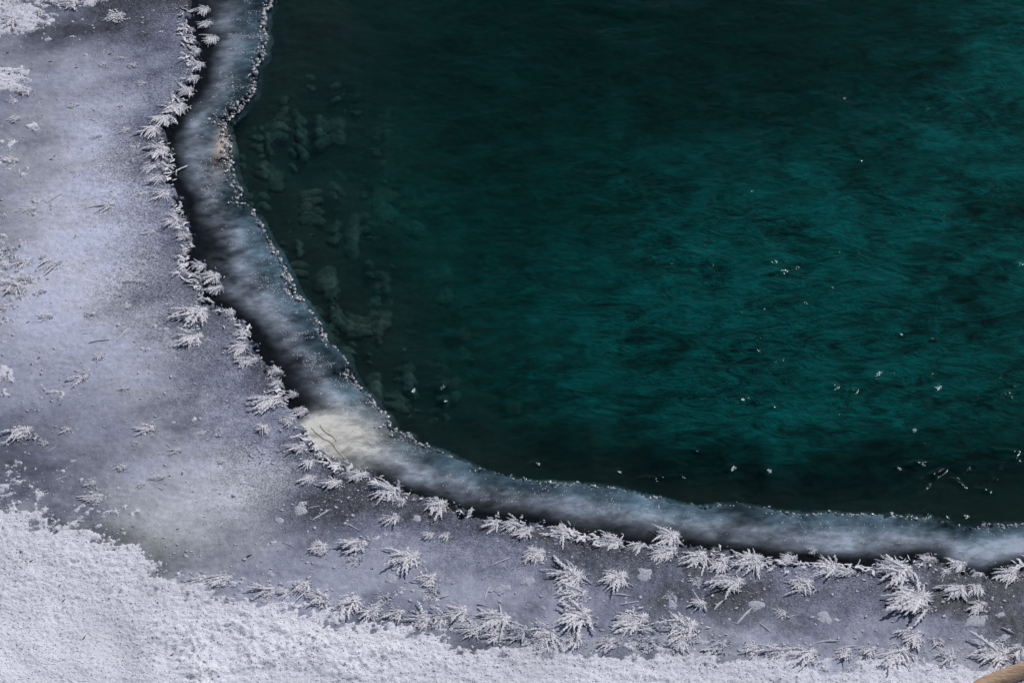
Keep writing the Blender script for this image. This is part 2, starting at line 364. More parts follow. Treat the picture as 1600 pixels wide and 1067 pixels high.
def ledge_col(x, y):
    c = mixc((.385, .45, .55), (.385, .45, .55), x*0)
    t = ledge_t(x, y)
    c = c*(1-.25*(1-sst(.15, .5, t))[:, None]*np.array([1.7, .8, .60]))
    w = np.clip(blob(x, y, 545, 690, 70, 70, -28, ZL)+blob(x, y, 500, 672, 42, 40, 0, ZL), 0, 1)
    c = c*(1-w[:, None]) + w[:, None]*np.array([.70, .69, .645])
    w2 = np.clip(1.1*blob(x, y, 347, 232, 16, 75, 0, ZL), 0, 1)
    return c*(1-w2[:, None]) + w2[:, None]*np.array([.56, .47, .41])
ix = lines(-2.7, 2.7, .006, -40, 40, 34); iy = lines(-2.1, 2.9, .007, -7.4, 60, 34)
ledge = sheet('ice_ledge', ix, iy, ledge_z, lambda x, y: (dist('E', x, y) < .03) & (dist('M', x, y) > -.08), M_LEDGE,
              {'col': ledge_col, 'cloud': ledge_cloud}, 'translucent ledge of smoky blue ice along the water')
# ---- frosted ice sheet
PALE = [(140,300,95,270,1.15),(60,480,60,160,.35),(230,420,60,160,.30),(60,60,120,120,.2),(240,560,170,150,.35),(395,757,75,60,1.35),(260,800,100,75,1.15),(300,690,120,90,.25),(120,470,150,120,.45),(20,380,80,200,.2),(560,890,120,60,.18),(1340,985,80,50,.18)]
DARK = [(110,60,90,40,.28),(70,720,150,110,.20),(20,600,60,120,.12),(185,150,80,60,.15),(330,900,70,40,.1)]
def sheet_col(x, y):
    m = -dist('M', x, y); s = dist('S', x, y)
    n = samp(F_cloud, x, y); n2 = samp(F_cloud2, x, y)
    v = .112 + .285*sst(.04, .62, m+.08*n2) + .045*n + .04*n2
    for px, py, rx, ry, a in PALE: v = v + .34*a*blob(x, y, px, py, rx, ry*1.3)
    for px, py, rx, ry, a in DARK: v = v - .8*a*blob(x, y, px, py, rx, ry*1.3)
    v = v + .05*(1-sst(.0, .25, s))*(1+n)
    v = np.clip(v, .08, .8)
    v = v*(.90-.10*sst(.25, .9, m))
    c = v[:, None]*mixc((.66, .715, .99), (.79, .81, .96), sst(.12, .45, v))
    blue = sst(.3, 1.2, n2+.6)
    c = c*(1+blue[:, None]*np.array([-.05, -.02, .05]))
    g = np.clip(blob(x, y, 260, 820, 110, 90)+.9*blob(x, y, 210, 850, 70, 45)+.8*blob(x, y, 400, 760, 60, 55), 0, 1)[:, None]
    c = c*(1-g*np.array([.08, .05, .11]))
    b = np.clip(1.1*blob(x, y, 175, 835, 80, 26, -12)+.8*blob(x, y, 245, 880, 26, 46, 30), 0, 1)[:, None]
    return c*(1-b*np.array([.38, .38, .42]))
def sheet_grain(x, y):
    m = -dist('M', x, y)
    return .72-.60*sst(.08, .50, m+.06*samp(F_cloud2, x, y))
frost_sheet = sheet('frosted_ice', ix, iy, frost_z, lambda x, y: -dist('M', x, y)+rag(x, y) > -.003, M_SHEET,
      {'col': sheet_col, 'grain': sheet_grain}, 'grey frosted ice sheet round the open water')
# ---- snow
def snow_col(x, y):
    m = snow_mask(x, y); v = .80+.035*samp(F_soft, x, y)
    v = v*(.80+.20*sst(-.01, .07, m))
    c = v[:, None]*np.array([.945, .945, 1.06])[None, :]
    return np.clip(c, 0, .9)
sx = lines(-2.7, 2.7, .0055, -40, 40, 34); sy = lines(-2.3, 2.9, .0065, -7.4, 60, 34)
snow = sheet('snow', sx, sy, snow_z, lambda x, y: snow_mask(x, y) > -.035, M_SNOW, {'col': snow_col}, 'granular white snow lying over the ice')

# ------------------------------------------------------------------ small pieces
rng = random.Random(7)
def mesh(name, v, f, mat, smooth=False):
    me = bpy.data.meshes.new(name); me.from_pydata([tuple(p) for p in v], [], f); me.materials.append(mat)
    if smooth: me.polygons.foreach_set('use_smooth', [True]*len(me.polygons))
    me.update(); return me
def link(name, me, parent=None, loc=(0, 0, 0), rot=None, sc=None):
    o = bpy.data.objects.new(name, me); COL.objects.link(o); o.parent = parent; o.location = loc
    if rot is not None: o.rotation_euler = rot
    if sc is not None: o.scale = sc
    return o
def empty(name, loc):
    o = bpy.data.objects.new(name, None); o.empty_display_size = .02; COL.objects.link(o); o.location = loc; return o
def blade_geo(r, width, nst=11):
    """feathery frost plate along +X, unit length, serrated edges, keeled"""
    v, f = [], []; bend = r.uniform(-.12, .12); arch = r.uniform(.0, .10)
    for i in range(nst):
        t = i/(nst-1); prof = (math.sin(math.pi*min(1, (t*.80+.17)))**.6)*width*.5
        saw = 1.25 if i % 2 else .45
        cy = bend*math.sin(t*math.pi)*.6; cz = arch*math.sin(t*math.pi)
        wl = prof*saw*r.uniform(.75, 1.25); wr = prof*(1.7-saw)*r.uniform(.75, 1.25)
        th = .045*(1-.6*t)+.012
        xj = t+r.uniform(-.02, .02)
        v += [(xj+.07*saw, cy+wl, cz), (xj, cy, cz+th), (xj+.07*(1.7-saw), cy-wr, cz), (xj, cy, cz-th*.7)]
    for i in range(nst-1):
        a, b = 4*i, 4*i+4
        for k in range(4): f.append((a+k, b+k, b+(k+1) % 4, a+(k+1) % 4))
    f += [(0, 1, 2, 3), tuple(4*(nst-1)+k for k in (3, 2, 1, 0))]
    return v, f
BLADES = [mesh('frost_blade', *blade_geo(rng, rng.uniform(.10, .19)), M_FROST) for _ in range(14)]
BLADES_S = [mesh('soft_blade', *blade_geo(rng, rng.uniform(.16, .28)), M_SOFT) for _ in range(8)]
SMALL = [blade_geo(rng, rng.uniform(.25, .5), 4) for _ in range(10)]
def rotmat(az, el, roll): return Matrix.Rotation(az, 3, 'Z') @ Matrix.Rotation(-el, 3, 'Y') @ Matrix.Rotation(roll, 3, 'X')
def crust_mesh(r, n, spread, rootdir, mat, size):
    """the crumbly white mass of a frost flower: many small plates and grains joined"""
    v, f = [], []
    for _ in range(n):
        a = r.gauss(rootdir, .9); q = spread*r.random()**.7
        px, py = q*math.cos(a), q*math.sin(a)
        s = size*r.uniform(.5, 1.3); bv, bf = r.choice(SMALL)
        M = rotmat(r.gauss(rootdir, .8), r.uniform(.0, .6), r.uniform(-.9, .9)); b0 = len(v)
        pz = r.uniform(-.0005, .011)*(1-q/spread*.7)
        for p in bv:
            w = M @ Vector(p)*s; v.append((px+w.x, py+w.y, max(pz+w.z, -.003)))
        f += [tuple(b0+k for k in ff) for ff in bf]
    return mesh('frost_crust', v, f, mat)
def base_mesh(r, rad, dr, fan, mat):
    """low jagged fan of rime that the blades grow from"""
    v, f = [(0, 0, .006)], []; K = 34
    for k in range(K):
        a = dr-math.pi+2*math.pi*k/K; df = abs(a-dr)
        reach = rad*(.95 if df < fan else .42)*(r.uniform(.82, 1.2) if k % 2 else r.uniform(.40, .70))
        v += [(reach*.55*math.cos(a), reach*.55*math.sin(a), r.uniform(.003, .008)), (reach*math.cos(a), reach*math.sin(a), r.uniform(.0005, .003)), (reach*math.cos(a), reach*math.sin(a), -.006)]
    for k in range(K):
        a, b = 1+3*k, 1+3*((k+1) % K); f += [(0, a, b), (a, a+1, b+1, b), (a+1, a+2, b+2, b+1)]
    return mesh('frost_base', v, f, mat)
def flower(px, py, rad, direc=205, fan=75, nb=16, soft=False, zf=None, lift=1.0, shift=.35):
    """fan of blades from a root; px,py = middle of the cluster in the photo, rad = its half width there"""
    x, y = g1(px, py, ZF); r = rad*PX*.97
    dr = R(direc)
    rx, ry = x-math.cos(dr)*r*shift, y-math.sin(dr)*r*shift
    z = top_z(rx, ry) if zf is None else zf
    root = empty('frost_flower', (rx, ry, z))
    lib = BLADES_S if soft else BLADES
    fan *= rng.uniform(.65, 1.35); nb = max(4, int(nb*rng.uniform(.55, 1.35))); lift *= rng.uniform(.5, 1.25); lmul = rng.uniform(.75, 1.15)
    for k in range(nb):
        a = dr+rng.gauss(0, R(fan)*.55); el = abs(rng.gauss(.03, .11))*lift
        L = r*lmul*(.30+1.05*rng.random()**1.3)*(1.0 if abs(a-dr) < R(fan) else .6)
        off = r*rng.uniform(0, .65)*(.6+.6*rng.random()); pa = dr+rng.gauss(0, R(fan)*.55)
        lx, ly = off*math.cos(pa), off*math.sin(pa)
        lz = rng.uniform(.001, .009)*lift if not soft else rng.uniform(-.002, .001)
        link('frost_blade', rng.choice(lib), root, (lx, ly, lz), (rng.uniform(-.5, .5), -el*(.4 if soft else 1), a), (L, L*rng.uniform(.8, 1.3), L*(.5 if soft else 1)))
    tag(link('frost_base', base_mesh(rng, r, dr, R(fan), lib[0].materials[0]), root), None)
    cm = crust_mesh(rng, int(34+rad*3.4), r*.80, dr, M_SOFT if soft else M_FROST, r*.20)
    c = tag(link('frost_crust', cm, root), None, None, None, 'stuff')
    return root

# ------------------------------------------------------------------ frost flowers, traced one by one
# (px, py, half width px)  a: along the dark margin, listed from the far end to the right end
MARGIN = [(319,14,15),(322,36,17),(331,60,18),(299,46,9),(305,78,14),(308,101,19),(302,121,16),(290,141,20),(276,168,28),(256,186,26),(237,205,24),(250,237,24),(242,259,22),(246,281,18),(256,303,20),
 (269,346,22),(287,370,16),(286,391,14),(312,414,15),(283,424,15),(331,432,21),(336,451,20),(307,492,32),(359,487,13),(378,520,17),(302,529,27),(376,543,18),(391,565,19),(430,580,17),(432,600,14),(423,627,28),(458,615,11),(471,641,15),(452,658,15),(467,701,19),(483,724,16),
 (562,743,20),(607,770,28),(625,784,15),(684,791,23),(772,819,20),(800,822,18),(822,830,20),(881,832,25),(956,846,24),(999,853,17),(1046,838,26),(1041,862,26),(1093,871,23),(1127,881,24),(1175,877,26),(1235,871,15),(1270,859,10),(1295,887,28),(1326,895,16),(1386,884,18),(1408,893,28),(1451,874,18),(1478,893,15),(1500,881,16),(1529,898,14),(1578,897,22)]
GREY = [(410,670,17),(485,749,17),(524,756,17),(616,811,15),(837,867,24),(893,902,32),(965,904,28),(903,929,23),(904,963,32),(993,970,33),(1068,982,36),(1090,907,12),(1146,912,26),(1255,914,27),(1430,937,40),(1497,924,22),(1526,921,17),(1531,947,19),(1427,994,25),(1465,1003,13),(1223,959,11),(1094,944,15),
 (499,857,22),(558,852,24),(553,876,20),(639,873,30),(672,837,12),(698,837,11),(669,906,25),(713,958,20),(782,970,27),(1048,930,12),(676,926,18)]
LEFT = [(181,27,28),(221,132,14),(196,204,14),(161,102,11),(206,104,13),(188,92,11),(115,166,13),(152,214,11),(187,167,9),(22,188,17),(17,252,20),(207,251,8),(46,328,17),(170,322,18),(83,412,20),(141,491,15),(73,495,14),(155,557,14),(220,441,12),(237,402,9),(234,364,14),(184,462,10),(198,479,14),(135,582,12),(127,592,18),(196,609,11),(230,671,21),(210,693,9),(190,730,14),(248,748,12),(221,759,9),(276,705,12),(147,778,22),(141,757,14),(104,673,12),(34,676,28),(69,694,11),(200,440,10),(66,456,11)]
BORDER = [(717,960,22),(775,968,20),(855,993,26),(1261,1024,26),(1405,1025,30),(1557,1022,36),(1011,1005,26),(1122,1008,26),(1176,1014,20),(472,917,22),(417,923,22),(549,943,26),(601,935,20),(659,969,24),(740,985,22),(690,968,20),(500,938,24),(350,905,22),(310,905,18),(900,1000,22),(950,1004,20),(1060,1005,22),(1215,1018,22),(1320,1022,20),(1360,1018,18),(1480,1028,20),(445,925,16),(580,958,22),(810,990,22),(1590,1015,18),(620,960,20),(840,1003,22),(775,995,20),(20,35,20),(62,22,16),(110,8,24),(30,118,18),(40,145,18),(20,160,14),(12,392,22),(38,410,20),(20,450,24),(8,480,18),(45,436,12)]
def nth(n): return f"{n}{'th' if 10 <= n % 100 <= 20 else {1: 'st', 2: 'nd', 3: 'rd'}.get(n % 10, 'th')}"
def size_word(r): return 'large' if r >= 27 else 'medium' if r >= 17 else 'small'
G_M = 'frost flowers along the dark ice margin'
def leafdir(px, py): return 205 + 18*math.sin(px*.013+py*.021) + rng.uniform(-18, 18)
top = [p for p in MARGIN if p[1] < 310]; mid = [p for p in MARGIN if 310 <= p[1] < 730]; low = [p for p in MARGIN if p[1] >= 730]
for seg, lab in ((top, 'white frost flower on the upper dark ice margin, {} from the top'),
                 (mid, 'white frost flower on the diagonal dark ice margin, {} from its top'),
                 (low, 'white frost flower on the lower margin of dark ice, {} from the left')):
    for i, (px, py, r) in enumerate(sorted(seg, key=(lambda p: p[0]) if seg is low else (lambda p: p[1]))):
        o = flower(px, py, r*1.02, leafdir(px, py), 70, int(16+r*1.4), lift=.85)
        tag(o, size_word(r)+' '+lab.format(nth(i+1)), 'frost flower', G_M)
for i, (px, py, r) in enumerate(sorted(GREY)):
    soft = (px, py) in ((1090,907),(1048,930),(553,876),(676,926))
    o = flower(px, py, r, leafdir(px, py)+5, 70, int(16+r*1.4), soft)
    tag(o, f'{size_word(r)} white frost flower lying on the lower grey ice, {nth(i+1)} from the left', 'frost flower', 'frost flowers on the lower grey ice')
for i, (px, py, r) in enumerate(sorted(LEFT, key=lambda p: p[1])):
    o = flower(px, py, r, leafdir(px, py), 40, int(4+r*.40), False, lift=.55)
    tag(o, f'{size_word(r)} pale frost tuft on the left ice sheet, {nth(i+1)} from the top', 'frost flower', 'frost tufts on the left ice sheet')
for i, (px, py, r) in enumerate(sorted(BORDER)):
    o = flower(px, py, r, leafdir(px, py), 80, int(9+r*.8), rng.random() < .12)
    tag(o, f'{size_word(r)} jumbled frost cluster at the snow border, {nth(i+1)} from the left edge', 'frost cluster', 'frost clusters at the snow border')

# ------------------------------------------------------------------ loose frost needles lying on the ice
NEEDLES = [(155,533,-8,14),(193,522,-50,16),(213,530,-30,10),(135,521,-6,9),(58,503,0,8),(53,543,-20,6),(150,323,-12,20),(30,345,-25,10),(85,310,-35,14),(268,740,-35,9),(325,790,-50,7),(293,615,-3,10),(348,819,-38,10),(95,747,-18,9),(66,770,-20,8),(80,702,-30,7),(195,653,-45,6),(162,655,-10,6),(501,805,-30,14),(549,823,25,12),(762,926,-65,12),(782,877,-18,13),(1126,944,-38,13),(1163,962,-42,17),(1196,981,38,12),(1292,1003,-4,16),(1321,1012,-10,14),(756,947,15,9),(450,851,20,9),(968,929,5,14),(985,941,-10,13),(840,986,-10,9),(690,933,-15,13),(1575,985,25,9),(410,840,-30,7),(490,792,-10,8),(60,345,-30,9),(20,560,-25,8),(100,560,-12,7),(245,655,-25,8),(1240,962,-12,8)]
def needle_geo(r):
    v, f = [], []; n = 6; bend = r.uniform(-.08, .08)
    for i in range(n):
        t = i/(n-1); w = (.075*math.sin(math.pi*(.12+.80*t))**.7)*(1+r.uniform(-.2, .2)); cy = bend*math.sin(math.pi*t)
        v += [(t-.5, cy+w, 0), (t-.5, cy+w*.3, w*.9), (t-.5, cy-w*.6, w*.75), (t-.5, cy-w, 0)]
    for i in range(n-1):
        a, b = 4*i, 4*i+4
        for k in range(4): f.append((a+k, b+k, b+(k+1) % 4, a+(k+1) % 4))
    f += [(0, 1, 2, 3), tuple(4*(n-1)+k for k in (3, 2, 1, 0))]
    return v, f
NMESH = [mesh('frost_needle', *needle_geo(rng), M_SOFT) for _ in range(6)]
for i, (px, py, a, h) in enumerate(sorted(NEEDLES)):
    x, y = g1(px, py, ZF); L = 2*h*PX*1.15
    ang = math.atan2(-math.sin(R(a))/math.sin(DEP), math.cos(R(a)))
    o = link('frost_needle', rng.choice(NMESH), None, (x, y, top_z(x, y)-.001), (0, rng.uniform(-.06, .02), ang), (L, L*.9, L*1.1))
    tag(o, f'single pale frost needle lying flat on the grey ice, {nth(i+1)} from the left', 'frost needle', 'loose frost needles')

# ------------------------------------------------------------------ low rounded lumps of rime
LUMPS = [(469,799,13,10,'pale rounded rime patch beside the cream streak of the ice'),(652,810,8,6,'small round rime lump below the dark ice margin'),(1008,898,12,11,'pale rime lump between two frost flowers on the lower ice'),(1051,944,8,8,'bright round rime lump on the lower grey ice'),(1182,945,12,11,'plump rime lump under a frost flower near the lower right'),(1287,964,10,14,'oval pale rime lump on the lower right ice'),(1522,971,20,10,'wide pale rime lump near the right edge'),(1530,1000,14,8,'faint rime patch above the brown branch'),(824,909,11,8,'smooth oval rime lump right of the centre of the lower ice'),(787,921,14,8,'smooth low rime patch on the lower ice'),(423,896,6,5,'tiny bright rime spot near the snow border'),(313,676,12,3,'thin bright lens of rime on the left ice'),(400,754,12,5,'bright rime streak inside the pale cloudy ice patch'),(345,721,7,4,'tiny rime streak left of the cloudy ice patch'),(190,429,9,5,'soft oval rime spot on the upper left ice'),(260,515,6,5,'faint round rime spot beside two big frost fans'),(1497,1015,3,3,'tiny round white snow pellet, the upper of two by the branch'),(1518,1024,4,3,'tiny round white snow pellet, the lower of two by the branch'),(437,813,7,8,'small upright rime knob on the ice'),(611,905,10,9,'faint round rime patch between frost flowers'),(1563,961,7,5,'small angular rime lump near the right edge'),(1540,963,5,4,'small rime lump left of the angular one near the right edge'),(1568,995,9,4,'slanting smooth rime lens near the right edge'),(254,383,3,2,'tiny bright rime pellet left of the dark margin'),(115,268,7,5,'small soft rime spot high on the left ice'),(1010,983,9,6,'low rime patch among the lower frost flowers'),(1376,1016,9,4,'flat rime lens beside the snow border'),(115,720,5,3,'tiny rime flake on the far left ice'),(270,660,4,3,'small rime pellet near the middle of the left ice')]
for px, py, rx, ry, lab in LUMPS:
    x, y = g1(px, py, ZF); r = random.Random(px)
    v, f = [(0, 0, 1.0)], []; K = 13
    jit = [r.uniform(.6, 1.25) for _ in range(K)]
    for q, (rr, zz) in enumerate(((.45, .92), (.8, .55), (1.0, 0.0), (1.02, -.5))):
        for k in range(K):
            a = 2*math.pi*k/K; v.append((rr*jit[k]*math.cos(a), rr*jit[k]*math.sin(a), zz*r.uniform(.8, 1.15)))
    for k in range(K):
        f.append((0, 1+k, 1+(k+1) % K))
        for q in range(3): a = 1+q*K; f.append((a+k, a+K+k, a+K+(k+1) % K, a+(k+1) % K))
    me = mesh('rime_lump', v, f, M_LUMP, True)
    hgt = min(rx, ry)*PX*.22
    o = link('rime_lump', me, None, (x, y, top_z(x, y)), (0, 0, R(22)), (rx*PX, ry*PX*1.3, hgt)); tag(o, lab, 'rime lump', 'rime lumps on the ice')

# ------------------------------------------------------------------ lacy beads of ice along the water
def ico():
    import bmesh
    bm = bmesh.new(); bmesh.ops.create_icosphere(bm, subdivisions=1, radius=1)
    v = [tuple(p.co) for p in bm.verts]; f = [tuple(q.index for q in p.verts) for p in bm.faces]; bm.free(); return np.array(v), f
IV, IF_ = ico()
def beads(name, pts, mat):
    v, f = [], []; r = np.random.RandomState(3)
    for x, y, z, s in pts:
        q = IV*(1+r.uniform(-.28, .28, (len(IV), 1)))*np.array([1, 1, .75])*s*r.uniform(.8, 1.2, 3); b = len(v)
        v += (q+np.array([x, y, z])).tolist(); f += [tuple(b+k for k in ff) for ff in IF_]
    return mesh(name, v, f, mat, False)
pts = []; r = random.Random(5)
seg = [(a, b) for a, b in zip(E_w[3:-4], E_w[4:-3])]; pxs = list(zip(E_px[3:-4], E_px[4:-3]))
for (a, b), (pa, pb) in zip(seg, pxs):
    L = math.hypot(*(b-a)); nx, ny = -(b-a)[1]/L, (b-a)[0]/L
    for k in range(int(L/.0030)):
        t = r.random(); py = pa[1]+(pb[1]-pa[1])*t; pxx = pa[0]+(pb[0]-pa[0])*t
        x, y = a+(b-a)*t
        cl = float(samp(F_edge2, np.array([x]), np.array([y]))[0])
        if py < 190: wdt, s, pr = .022*max(.3, 1+.6*cl), .0062, 1.0
        elif py < 325: wdt, s, pr = .050*max(.3, 1+.5*cl), .0056, 1.0
        elif py < 700: wdt, s, pr = .030*max(.15, .6+.6*cl), .0055, .75+.4*cl
        else: wdt, s, pr = .010*max(.2, 1+cl), .0036, .55+.4*cl
        if r.random() > pr: continue
        q = (r.random()**1.6)*wdt - .006
        x -= nx*q; y -= ny*q
        z = float(max(ledge_z(np.array([x]), np.array([y]))[0], .002))
        pts.append((x, y, z+s*r.uniform(-.1, .9), s*(.35+1.3*r.random()**1.8)))
o = link('rim_beads', beads('rim_beads', pts, M_RIM), ledge); tag(o, 'lacy rim of frozen droplets along the water edge', None, None, 'stuff')
# white flecks frozen on the ledge
pts = []
for k in range(26000):
    i = r.randrange(len(seg)-1); a, b = seg[i]; t = r.random(); L = math.hypot(*(b-a)); nx, ny = -(b-a)[1]/L, (b-a)[0]/L
    if r.random() > L/.12: continue
    q = r.uniform(.0, .16); x, y = a+(b-a)*t; x -= nx*q; y -= ny*q
    tt = float(ledge_t(np.array([x]), np.array([y]))[0]); cl = float(samp(F_edge2, np.array([x]), np.array([y]))[0])
    up = pxs[i][0][1] < 720
    if tt > .62 or cl < .0 or r.random() > (.6 if up else .25): continue
    z = float(ledge_z(np.array([x]), np.array([y]))[0])
    if z > ZL-.006: pts.append((x, y, z, r.uniform(.0012, .0030)))
o = link('frost_flecks', beads('frost_flecks', pts, M_SOFT), ledge); tag(o, 'small white flecks frozen onto the smoky ice ledge', None, None, 'stuff')

# fringe of small crystals growing out over the dark ice
def fringe():
    r = random.Random(15); v, f = [], []
    for (a, b) in zip(M_w[3:-4], M_w[4:-3]):
        L = math.hypot(*(b-a)); nx, ny = -(b-a)[1]/L, (b-a)[0]/L
        for k in range(int(L/.0042)):
            t = r.random(); x, y = a+(b-a)*t; cl = float(samp(F_edge2, np.array([x*.7]), np.array([y*.7]))[0])
            if r.random() > .55+.5*cl: continue
            q = r.gauss(-.004, .014); x += nx*q; y += ny*q
            s_ = r.uniform(.010, .032)*(1+.3*cl); bv, bf = r.choice(SMALL)
            M = rotmat(R(205)+r.gauss(0, .9) if r.random() < .6 else r.uniform(0, 6.28), r.uniform(0, .5), r.uniform(-.8, .8)); z = top_z(x, y); b0 = len(v)
            for p in bv: w = M @ Vector(p)*s_; v.append((x+w.x, y+w.y, z+max(w.z, -.002)))
            f += [tuple(b0+k2 for k2 in ff) for ff in bf]
    return tag(link('frost_fringe', mesh('frost_fringe', v, f, M_FROST), frost_sheet), None, None, None, 'stuff')
fringe()
# tan crack in the cream ice
def crack(pp, wd_, name):
    v, f = [], []
    for i, (px, py) in enumerate(pp):
        x, y = g1(px, py, ZL); z = float(ledge_z(np.array([x]), np.array([y]))[0])+.0012; w = wd_*(.4+.6*math.sin(math.pi*(i+.3)/len(pp)))
        v += [(x-w*.5, y-w*.6, z), (x, y, z+.0012), (x+w*.5, y+w*.6, z)]
    for i in range(len(pp)-1): a = 3*i; f += [(a, a+3, a+4, a+1), (a+1, a+4, a+5, a+2)]
    return link(name, mesh(name, v, f, mat_plain('tan_seam', (.50, .44, .35), .8)), ledge)
crack([(486,668),(492,675),(499,680),(506,686),(514,689),(521,694),(525,702),(532,709),(538,716),(545,722)], .0042, 'seam')
crack([(500,664),(504,671),(511,677),(520,682),(526,690)], .003, 'seam')
# loose frost grains: too fine and too many to count
OV = np.array([(1,0,0),(-1,0,0),(0,1,0),(0,-1,0),(0,0,1),(0,0,-.6)], float)
OF = np.array([(0,2,4),(2,1,4),(1,3,4),(3,0,4),(2,0,5),(1,2,5),(3,1,5),(0,3,5)])
def grains(name, n, seed, zf, prob, smin, smax, mat, parent, flat=.8, dom=((-2.6, 2.6), (-2.1, 2.6))):
    q = np.random.RandomState(seed); x = q.uniform(*dom[0], n); y = q.uniform(*dom[1], n)
    k = q.rand(n) < prob(x, y); x = x[k]; y = y[k]; m = len(x); z = zf(x, y)
    s = smin+(smax-smin)*q.rand(m)**2.2; a = q.uniform(0, 6.28, m); ca, sa = np.cos(a), np.sin(a)
    st = q.uniform(.6, 1.6, m)
    V = OV[None]*(1+q.uniform(-.3, .3, (m, 6, 1)))
    vx = V[:, :, 0]*st[:, None]; vy = V[:, :, 1]/st[:, None]
    P = np.stack([(vx*ca[:, None]-vy*sa[:, None])*s[:, None]+x[:, None], (vx*sa[:, None]+vy*ca[:, None])*s[:, None]+y[:, None], V[:, :, 2]*s[:, None]*flat+z[:, None]], 2).reshape(-1, 3)
    F = (OF[None]+(np.arange(m)*6)[:, None, None]).reshape(-1, 3)
    me = bpy.data.meshes.new(name); me.vertices.add(len(P)); me.vertices.foreach_set('co', P.astype(np.float32).ravel())
    me.loops.add(F.size); me.loops.foreach_set('vertex_index', F.astype(np.int32).ravel())
    me.polygons.add(len(F)); me.polygons.foreach_set('loop_start', np.arange(0, F.size, 3, dtype=np.int32)); me.update(calc_edges=True)
    me.materials.append(mat); return tag(link(name, me, parent), None, None, None, 'stuff')
def p_ice(x, y):
    m = -dist('M', x, y)
    return np.where((m > .0) & (snow_mask(x, y) < 0), .06+.94*np.exp(-(m/.24)**2)*(.7+.3*np.clip(samp(F_soft, x, y), -1, 1)), 0)
grains('frost_grains', 150000, 21, frost_z, p_ice, .0018, .0046, M_SOFT, frost_sheet, .7)
def p_chip(x, y):
    m = -dist('M', x, y); cl = samp(F_edge2, x*.5+1, y*.5)
    near = np.exp(-np.maximum(dist('S', x, y), 0)/.07)
    return np.where((m > -.05) & (snow_mask(x, y) < .03), np.clip(np.clip(.5+.6*cl, 0, 1)*(.10+.6*sst(.3, -.9, y))+.9*near, 0, 1), 0)
grains('frost_chips', 34000, 31, lambda x, y: np.maximum(frost_z(x, y), ledge_z(x, y)), p_chip, .002, .0105, M_SOFT, frost_sheet, .45)
grains('snow_grains', 190000, 22, lambda x, y: np.maximum(snow_z(x, y), frost_z(x, y)), lambda x, y: np.where(snow_mask(x, y) > -.08, .85, 0)*sst(-.08, .03, snow_mask(x, y))**1.5, .0018, .0044, M_FROST, snow, .85)

# ------------------------------------------------------------------ stones on the riverbed
STONES = [(470,240,14,20,'pale drowned stone just off the upper ice bulge'),(500,213,12,14,'small drowned stone above the pale one off the ice bulge'),(468,205,10,16,'slim drowned stone close to the upper ice edge'),(527,218,22,12,'greenish drowned stone, the topmost of the pale cluster'),(485,345,18,14,'rounded drowned stone off the left ice edge'),(428,290,18,16,'dark drowned stone hard against the left ice edge'),(455,318,14,14,'small drowned stone between two darker ones by the left ice'),(550,390,20,22,'pale drowned stone in the left shallows, lowest of three'),(560,362,22,10,'long drowned stone in the left shallows'),(600,335,30,18,'greenish drowned slab near the glint in the left water'),(640,355,26,9,'flat drowned slab right of the greenish one'),(523,375,12,8,'small flat drowned stone left of the long one'),(610,415,15,18,'grey drowned stone alone below the greenish slab'),(585,240,14,10,'small drowned stone in the upper left water'),(420,235,10,10,'small dark drowned stone by the tan ice'),(590,510,16,10,'drowned stone above the lower left ice edge'),(548,508,10,12,'small drowned stone close to the middle ice edge'),(695,465,18,14,'drowned stone in the middle of the left water'),(850,465,34,20,'wide teal drowned slab left of the centre'),(870,590,34,18,'wide drowned slab in the lower centre'),(800,640,22,12,'drowned stone above the lower ice edge'),(960,620,28,12,'long drowned stone in the lower middle'),(1120,450,26,14,'teal drowned stone at the centre right'),(1150,550,18,12,'bright teal drowned stone below a line of sparkles'),(1080,640,34,22,'large drowned stone in the lower right water'),(1210,680,44,24,'largest pale drowned stone in the lower right water'),(780,300,30,14,'faint drowned slab in the upper middle'),(905,345,24,10,'faint drowned stone right of the faint slab'),(640,610,16,14,'drowned stone near the ice corner'),(720,560,24,12,'drowned stone between the ice corner and the centre'),(600,450,12,10,'small drowned stone off the diagonal ice edge'),(455,262,8,10,'tiny drowned stone by the left ice'),(530,300,12,9,'dim drowned stone in the upper left shallows')]
for px, py, rx, ry, lab in STONES:
    x, y = g1(px, py, -.2); z = float(bed_z(np.array([x]), np.array([y]))[0]); x, y = g1(px, py, z)
    r = random.Random(px*7+py); v, f = [], []; K, Q = 12, 6
    p1, p2 = r.uniform(0, 6), r.uniform(0, 6)
    jit = [1+.28*math.sin(2*math.pi*k/K*2+p1)+.20*math.sin(2*math.pi*k/K*3+p2)+r.uniform(-.12, .12) for k in range(K)]
    for q in range(1, Q):
        ph = math.pi*q/Q
        for k in range(K):
            a = 2*math.pi*k/K; v.append((math.sin(ph)*jit[k]*math.cos(a), math.sin(ph)*jit[k]*math.sin(a), math.cos(ph)*r.uniform(.85, 1.1)))
    n0 = len(v); v += [(0, 0, 1), (0, 0, -1)]
    for k in range(K):
        k2 = (k+1) % K; f.append((n0, k, k2)); f.append((n0+1, (Q-2)*K+k2, (Q-2)*K+k))
        for q in range(Q-2): f.append((q*K+k, (q+1)*K+k, (q+1)*K+k2, q*K+k2))
    hz = min(rx, ry)*PX*.55
    o = link('drowned_stone', mesh('drowned_stone', v, f, M_STONE, True), None, (x, y, z+hz*.25), (0, 0, r.uniform(-.7, .7)), (rx*PX*r.uniform(.8, 1.2), ry*PX*1.3*r.uniform(.8, 1.3), hz))
    tag(o, lab, 'stone', 'stones on the riverbed')

